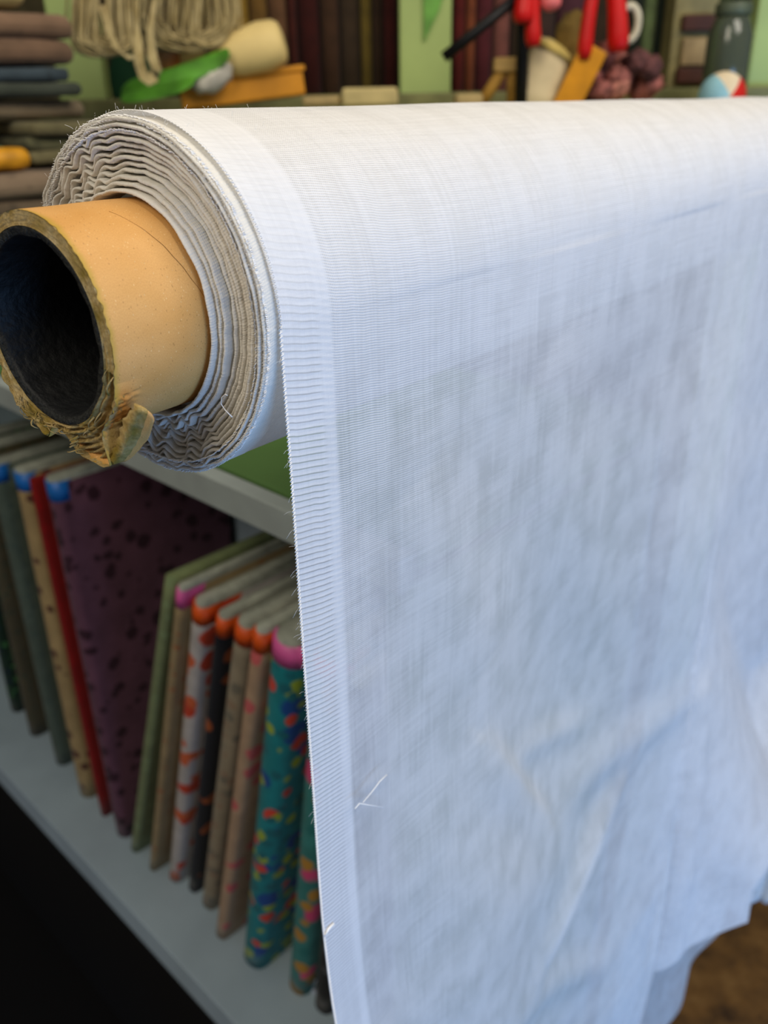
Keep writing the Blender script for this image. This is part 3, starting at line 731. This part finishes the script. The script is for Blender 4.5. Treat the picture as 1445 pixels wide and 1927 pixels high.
gm = plain('leaf_green', (78, 138, 34), .5, .25, 22, .3, .4); gdk = plain('leaf_dark', (20, 60, 34), .6)
gl = empty('green_strap', at(320, 192, YF - .03)); tag(gl, 'bright green strap lying in a slanting heap under the hanging yarn', 'strap')
Yg = YF - .065
a1 = ribbon('upper_band', [at(*p) for p in ((222, 178, Yg), (290, 160, Yg - .012), (350, 138, Yg), (410, 114, Yg + .006), (434, 100, Yg))], [.034, .03, .026, .024, .020], gm, ax=(0, .45, .9))
a2 = ribbon('lower_band', [at(*p) for p in ((222, 186, Yg - .02), (280, 178, Yg - .025), (330, 166, Yg - .02), (370, 150, Yg - .02))], [.020, .016, .022, .014], gm, ax=(0, .6, .8))
a3 = ribbon('dark_lining', [at(*p) for p in ((205, 160, Yg + .02), (230, 128, Yg + .02), (262, 125, Yg + .02), (300, 150, Yg + .02))], [.05, .06, .05, .03], gdk)
put([a1, a2, a3], gl)
wm = plain('pale_wood', (232, 206, 138), .6, .06, 15); o_ = plain('peach_wood', (214, 158, 104), .6, .06)
tag(blob('wooden_ball', at(314, 108, YF - .02), (.016, .016, .016), o_, 3, .03), 'peach coloured wooden ball half hidden by the yarn loop', 'ball')
# cream faceted knob
c_ = at(477, 94, YF - .03); ax_ = (at(522, 78, YF - .03) - at(430, 108, YF - .03)).normalized()
Rk = Vector((0, 0, 1)).rotation_difference(ax_).to_matrix()
bm = bmesh.new(); prev = None
for z, r in ((-.040, .016), (-.036, .021), (-.02, .0255), (.012, .0275), (.030, .0245), (.036, .020), (.038, .012)):
    ring = [bm.verts.new(Rk @ Vector((r * math.cos(2 * PI * k / 10), r * math.sin(2 * PI * k / 10), z)) + c_) for k in range(10)]
    if prev:
        for k in range(10): bm.faces.new((prev[k], prev[(k + 1) % 10], ring[(k + 1) % 10], ring[k]))
    else: bm.faces.new(ring[::-1])
    prev = ring
bm.faces.new(prev)
tag(bm_obj('wooden_bobbin', bm, wm, smooth=True), 'cream barrel shaped wooden bobbin on top of the orange box', 'bobbin')
tag(blob('white_pouch', at(400, 147, YF - .055), (.026, .012, .013), plain('soft_white', (206, 200, 186), .8), 5, .3, R=Matrix.Rotation(-.45, 3, 'Y')), 'small white pouch tucked between green strap and orange box', 'pouch')
# orange-brown box, tilted
a, b = at(335, 196, YF - .02), at(565, 190, YF - .02); th_ = .10
R_ = Matrix.Rotation(-.10, 3, 'Y') @ Matrix.Rotation(.18, 3, 'Z')
ob = empty('wooden_box', ((a.x + b.x) / 2, YF, ZF)); tag(ob, 'low orange brown wooden box lying slightly tilted behind the roll', 'box')
cc_ = at(455, 172, YF)
put([box('body', cc_, (b.x - a.x, .07, .026), plain('box_orange', (196, 132, 32), .55, .1, 18, .2), R=R_, bev=.003),
     box('lid', cc_ + R_ @ Vector((0, 0, .016)), (b.x - a.x + .006, .075, .007), plain('box_orange', (196, 132, 32)), R=R_, bev=.002)], ob)
cream = plain('cream_card', (190, 172, 118), .8, .08)
def slabbox(nm, lb, cat, x0, y0, x1, y1, Y, m, dep=.05, tilt=0, bev=.004, grp=None):
    p, q = at(x0, y1, Y), at(x1, y0, Y); c = (p + q) / 2
    o = box(nm, c, (abs(q.x - p.x), dep, abs(q.z - p.z)), m, R=Matrix.Rotation(tilt, 3, 'Y'), bev=bev, seg=3, smooth=False); tag(o, lb, cat, grp); return o
slabbox('card_box', 'flat cream cardboard box left of the middle green post', 'box', 645, 164, 748, 200, YF - .03, cream)
slabbox('card_packet', 'lower cream packet beside the orange box', 'packet', 572, 180, 644, 200, YF - .02, plain('cream_dull', (170, 148, 100), .8))
slabbox('card_pad', 'small tan pad right of the middle green post', 'pad', 855, 176, 905, 200, YF - .03, plain('cream_dull', (170, 148, 100)))
# upright tan wooden easel piece
ea = empty('wooden_stand', at(945, 196, YF - .02)); tag(ea, 'small tan wooden stand with slanted leg beside the black rod', 'stand')
put([tube('slanted_leg', [at(905, 196, YF - .02), at(952, 122, YF - .02)], .007, plain('tan_wood', (164, 124, 52), .7), n=10),
     box('head', at(952, 122, YF - .02), (.030, .02, .016), plain('tan_light', (196, 160, 96), .7), bev=.003),
     tube('upright_leg', [at(962, 198, YF - .02), at(963, 126, YF - .02)], .006, plain('tan_wood', (164, 124, 52)), n=10)], ea)
# black rods
blk = plain('black_rod', (12, 12, 14), .5)
tag(tube('diagonal_rod', [at(835, 108, YF - .06), at(900, 56, YF - .06), at(975, -6, YF - .06)], .006, blk, n=10), 'thin black rod slanting across the middle green post', 'rod')
tag(tube('upright_rod', [at(980, 200, YF - .04), at(984, 60, YF - .04), at(992, -80, YF - .04)], .0075, blk, n=10), 'black upright rod left of the cream bag', 'rod')
# red-handled shears (two), hanging points down
red = plain('red_plastic', (206, 14, 10), .35, .1, 10, .05, .5); steel = plain('steel', (150, 150, 150), .35, .05)
def shears(lb, piv, legs, Y):
    """open shears hanging by their blades' pivot above the frame: the red handles reach down"""
    r = empty('red_shears', at(piv[0], piv[1], Y)); tag(r, lb, 'shears', 'red handled shears hanging before the bolts'); k = []
    for i, (x, y, rad) in enumerate(legs):
        pts = [at(piv[0] + (x - piv[0]) * f + 6 * math.sin(PI * f) * (1 if x > piv[0] else -1), piv[1] + (y - piv[1]) * f, Y + .004 * i) for f in np.linspace(.08, 1, 12)]
        k.append(tube('handle', pts, rad, red, n=14, taper=lambda f: (.7 + .4 * f) * (1 if f < .93 else .75)))
        k.append(tube('blade', [at(piv[0] - (x - piv[0]) * f, piv[1] - (y - piv[1]) * f, Y + .004 * i) for f in (-.08, .3, .6)], .005, steel, n=8, taper=lambda f: 1.2 - f))
    k.append(blob('pivot', at(piv[0], piv[1], Y - .01), (.006, .004, .006), steel, 1, .02, 2)); put(k, r)
shears('pair of red handled shears hanging beside the black upright rod', (1012, -90), [(984, 44, .0115), (1004, 88, .009)], YF - .07)
shears('pair of red handled shears hanging above the orange ruler', (1142, -120), [(1098, 112, .0085), (1163, 98, .012)], YF - .05)
tag(blob('pink_bead', at(1036, 3, YF - .06), (.012, .012, .010), plain('pink_bead', (236, 120, 120), .4), 1, .02), 'round pink bead at the top between the two red shears', 'bead')
# cream cloth bag, curved cylinder
bg = empty('cream_bag', at(1020, 198, YF - .02)); tag(bg, 'cream rolled cloth bag leaning right behind the roll', 'bag')
bgm = plain('bag_cream', (216, 198, 158), .85, .06, 30)
put([tube('body', [at(*p, YF - .02) for p in ((1006, 210), (1012, 175), (1022, 140), (1036, 108), (1046, 92))], .029, bgm, n=24, taper=lambda f: 1.0 - .12 * f),
     tube('rolled_top', [at(*p, YF - .02) for p in ((1040, 104), (1046, 92), (1050, 86))], .0285, plain('bag_olive', (186, 164, 92), .8), n=24, taper=lambda f: 1.04 - .5 * f * f)], bg)
# orange ruler
a, b = at(1062, 205, YF - .05), at(1120, 88, YF - .05); dv = (b - a); Rr = Vector((0, 0, 1)).rotation_difference(dv.normalized()).to_matrix()
tag(box('wooden_ruler', (a + b) / 2, (.032, .006, dv.length), plain('ruler_orange', (204, 138, 20), .5, .08), R=Rr, bev=.0015), 'broad orange wooden ruler leaning right of the cream bag', 'ruler')
tag(blob('tan_bundle', at(1078, 78, YF), (.022, .02, .032), plain('tan_bundle', (132, 108, 56), .85, .25, 40), 2, .3), 'tan bundle of stalks standing behind the cream bag', 'bundle')
# dried flower heads
df = empty('dried_flowers', at(1165, 196, YF)); tag(df, 'bunch of dusty pink dried flower heads beside the orange ruler', 'flowers'); k = []
rnd = random.Random(11); fm = [plain('dried_pink', (150, 92, 84), .9, .3, 90, .6), plain('dried_plum', (92, 58, 56), .9, .3, 90, .6), plain('dried_rose', (176, 116, 100), .9, .3, 90, .6)]
for i in range(26):
    px, py = rnd.uniform(1105, 1225), rnd.uniform(95, 176)
    if py < 110 and px > 1170: py += 30
    k.append(blob('flower_head', at(px, py, YF + rnd.uniform(-.02, .03)), (.015, .014, .013), fm[rnd.choice([0, 1, 1, 0, 2])], i, .5, 3, fr=4))
for i in range(8):
    px = 1110 + i * 16; k.append(tube('stem', [at(1165 + (px - 1165) * .4, 204, YF + .01), at(px, 140, YF + .01)], .0015, plain('tan_wood', (164, 124, 52)), n=5))
put(k, df)
# white ring hook
vs, fs = [], []
c_ = at(1183, 44, YF - .03); tube_into(vs, fs, [c_ + Vector((.011 * math.cos(a), 0, .018 * math.sin(a))) for a in np.linspace(0, 2 * PI, 24, endpoint=False)], .0045, 8, closed=True)
tag(mesh('white_ring', vs, fs, plain('ring_white', (206, 198, 170), .5)), 'oval off white ring right of the second red shears', 'ring')
# glass jar at right and ball of coloured yarn
jm = NT('smoky_glass'); jb = jm.bsdf((96, 104, 84), .12, None, .5); jb.inputs['Transmission Weight'].default_value = .5; jm = jm.m
a = at(1362, 150, YF + .03)
jar = empty('glass_jar', (a.x, a.y, ZF)); tag(jar, 'smoky grey green glass jar before the right green post', 'jar')
def lathe(nm, prof_, c, m, n=32):
    vs = [(c[0] + r * math.cos(2 * PI * k / n), c[1] + r * math.sin(2 * PI * k / n), c[2] + z) for z, r in prof_ for k in range(n)]
    fs = grid_faces(len(prof_), n, wrap=True); fs.append(tuple(range(n))[::-1]); fs.append(tuple(range((len(prof_) - 1) * n, len(prof_) * n))); return mesh(nm, vs, fs, m)
put([lathe('body', [(0, .024), (.004, .027), (.07, .027), (.085, .022), (.092, .019)], (a.x, a.y, ZF), jm), lathe('lid', [(0, .021), (.002, .022), (.012, .022), (.014, .020)], (a.x, a.y, ZF + .092), plain('lid_grey', (84, 92, 70), .5))], jar)
bt = empty('patchwork_ball', at(1360, 196, YF - .06)); tag(bt, 'patchwork ball of cream, light blue and red at the right', 'ball')
cb = at(1358, 182, YF - .06); k = []
for i, (cm, a0, a1_) in enumerate((((224, 206, 172), 55, 120), ((150, 200, 212), 120, 190), ((206, 30, 20), -25, 55), ((224, 206, 172), 190, 262), ((206, 30, 20), 262, 335))):
    vs, fs = [], []; nn = 10
    for q in range(nn + 1):
        for w__ in range(13):
            a = math.radians(a0 + (a1_ - a0) * q / nn); e = PI * w__ / 12; vs.append(cb + Vector((math.cos(a) * math.sin(e), -math.cos(e), math.sin(a) * math.sin(e))) * .027)
    fs = grid_faces(nn + 1, 13); o = mesh('panel', vs, fs, plain('patch_%d%d%d' % cm, cm, .8, .06)); k.append(o)
put(k, bt)

# ------------------------------------------------------------------ stacks on the bookcase top at the left
ZTOP = H + ZT + .006
def crumple(o, amp, seed):
    amp *= .8; bm = bmesh.new(); bm.from_mesh(o.data); bmesh.ops.subdivide_edges(bm, edges=bm.edges[:], cuts=5, use_grid_fill=True)
    for v in bm.verts:
        p = v.co; v.co = p + Vector((N3(p.x * 16 + seed, p.y * 16, p.z * 30), N3(p.y * 16, p.x * 16 + seed, p.z * 30), .22 * N3(p.x * 14, p.y * 14 + seed, p.z * 9))) * amp
    bm.to_mesh(o.data); bm.free()
    for p in o.data.polygons: p.use_smooth = True
def folded(nm, lb, cat, s, e, z, size, layers, m, seed, rotz=0, grp=None, amp=None):
    """a stack of folded cloth: every layer a soft slab"""
    r = empty(nm, B(s, e, z - H)); tag(r, lb, cat, grp); ks = []
    rnd = random.Random(seed); hl = size[2] / layers
    for i in range(layers):
        Rz = RB @ Matrix.Rotation(rotz + rnd.gauss(0, .04), 3, 'Z')
        o = box('layer', B(s + rnd.gauss(0, .003), e + rnd.gauss(0, .003), z - H + .002 + hl * (i + .5)), (size[0] * rnd.uniform(.94, 1), size[1] * rnd.uniform(.94, 1), hl * .93), m[i % len(m)] if isinstance(m, list) else m, R=Rz, bev=min(hl * .42, .012), seg=3, smooth=True); crumple(o, .012 if amp is None else amp, seed + i); ks.append(o)
    put(ks, r); return r
s1, e1 = 1.00, .40
F_ = lambda n_, c: P_(n_, c, [tuple(int(x * .7) for x in c)], 50, .3)
z = ZTOP
folded('folded_cloth', 'grey blue mottled folded cloth at the bottom of the left stack', 'cloth', s1 - .035, e1, z, (.29, .20, .076), 3, [F_('fc1', (98, 100, 96)), F_('fc2', (122, 108, 92))], 1); z += .078
folded('lace_bundle', 'grey brown lace bundle below the yellow ribbons', 'lace', s1 - .035, e1, z, (.28, .19, .068), 3, [F_('fc3', (150, 128, 104)), F_('fc4', (112, 96, 76))], 2); z += .071
for k, (c, lb) in enumerate((((196, 158, 30), 'mustard yellow ribbon roll in the left stack'), ((60, 132, 108), 'teal ribbon roll between the yellow and amber ones'), ((200, 140, 30), 'amber ribbon roll nearest the white roll'))):
    o = box('ribbon_roll', B(.935 - k * .036, e1 - .02, z - H + .0105), (.033, .045, .020), plain('rib_%d' % k, c, .5, .15, 60), R=RB, bev=.009, seg=3, smooth=True); tag(o, lb, 'ribbon', 'ribbon rolls in the left stack')
folded('plastic_packet', 'olive grey see through packets of trimmings behind the ribbons', 'packet', s1 - .03, e1 + .062, z, (.20, .10, .040), 3, [F_('fc5', (128, 120, 84)), F_('fc6', (104, 102, 72))], 3)
z += .042
folded('folded_cloth', 'grey and cream folded cloth on the olive packets', 'cloth', s1 + .015, e1 + .04, z, (.22, .13, .018), 1, [F_('fc7', (150, 132, 104)), F_('fc8', (116, 108, 82))], 4); z += .020
folded('folded_cloth', 'slate blue folded cloth left of the green post', 'cloth', s1, e1, z, (.21, .18, .026), 2, [F_('fc9', (76, 82, 70)), F_('fc10', (72, 86, 94))], 5); z += .028
folded('folded_cloth', 'dusty pink folded cloth high in the left stack', 'cloth', s1, e1, z, (.22, .18, .046), 2, [F_('fc11', (136, 106, 82)), F_('fc12', (160, 126, 98))], 6); z += .050
folded('cream_parcel', 'cream yellow folded parcels on top of the dusty pink cloth', 'parcel', s1 - .02, e1 - .01, z, (.15, .15, .06), 2, [F_('fc14', (196, 176, 112)), F_('fc15', (214, 200, 136))], 7)
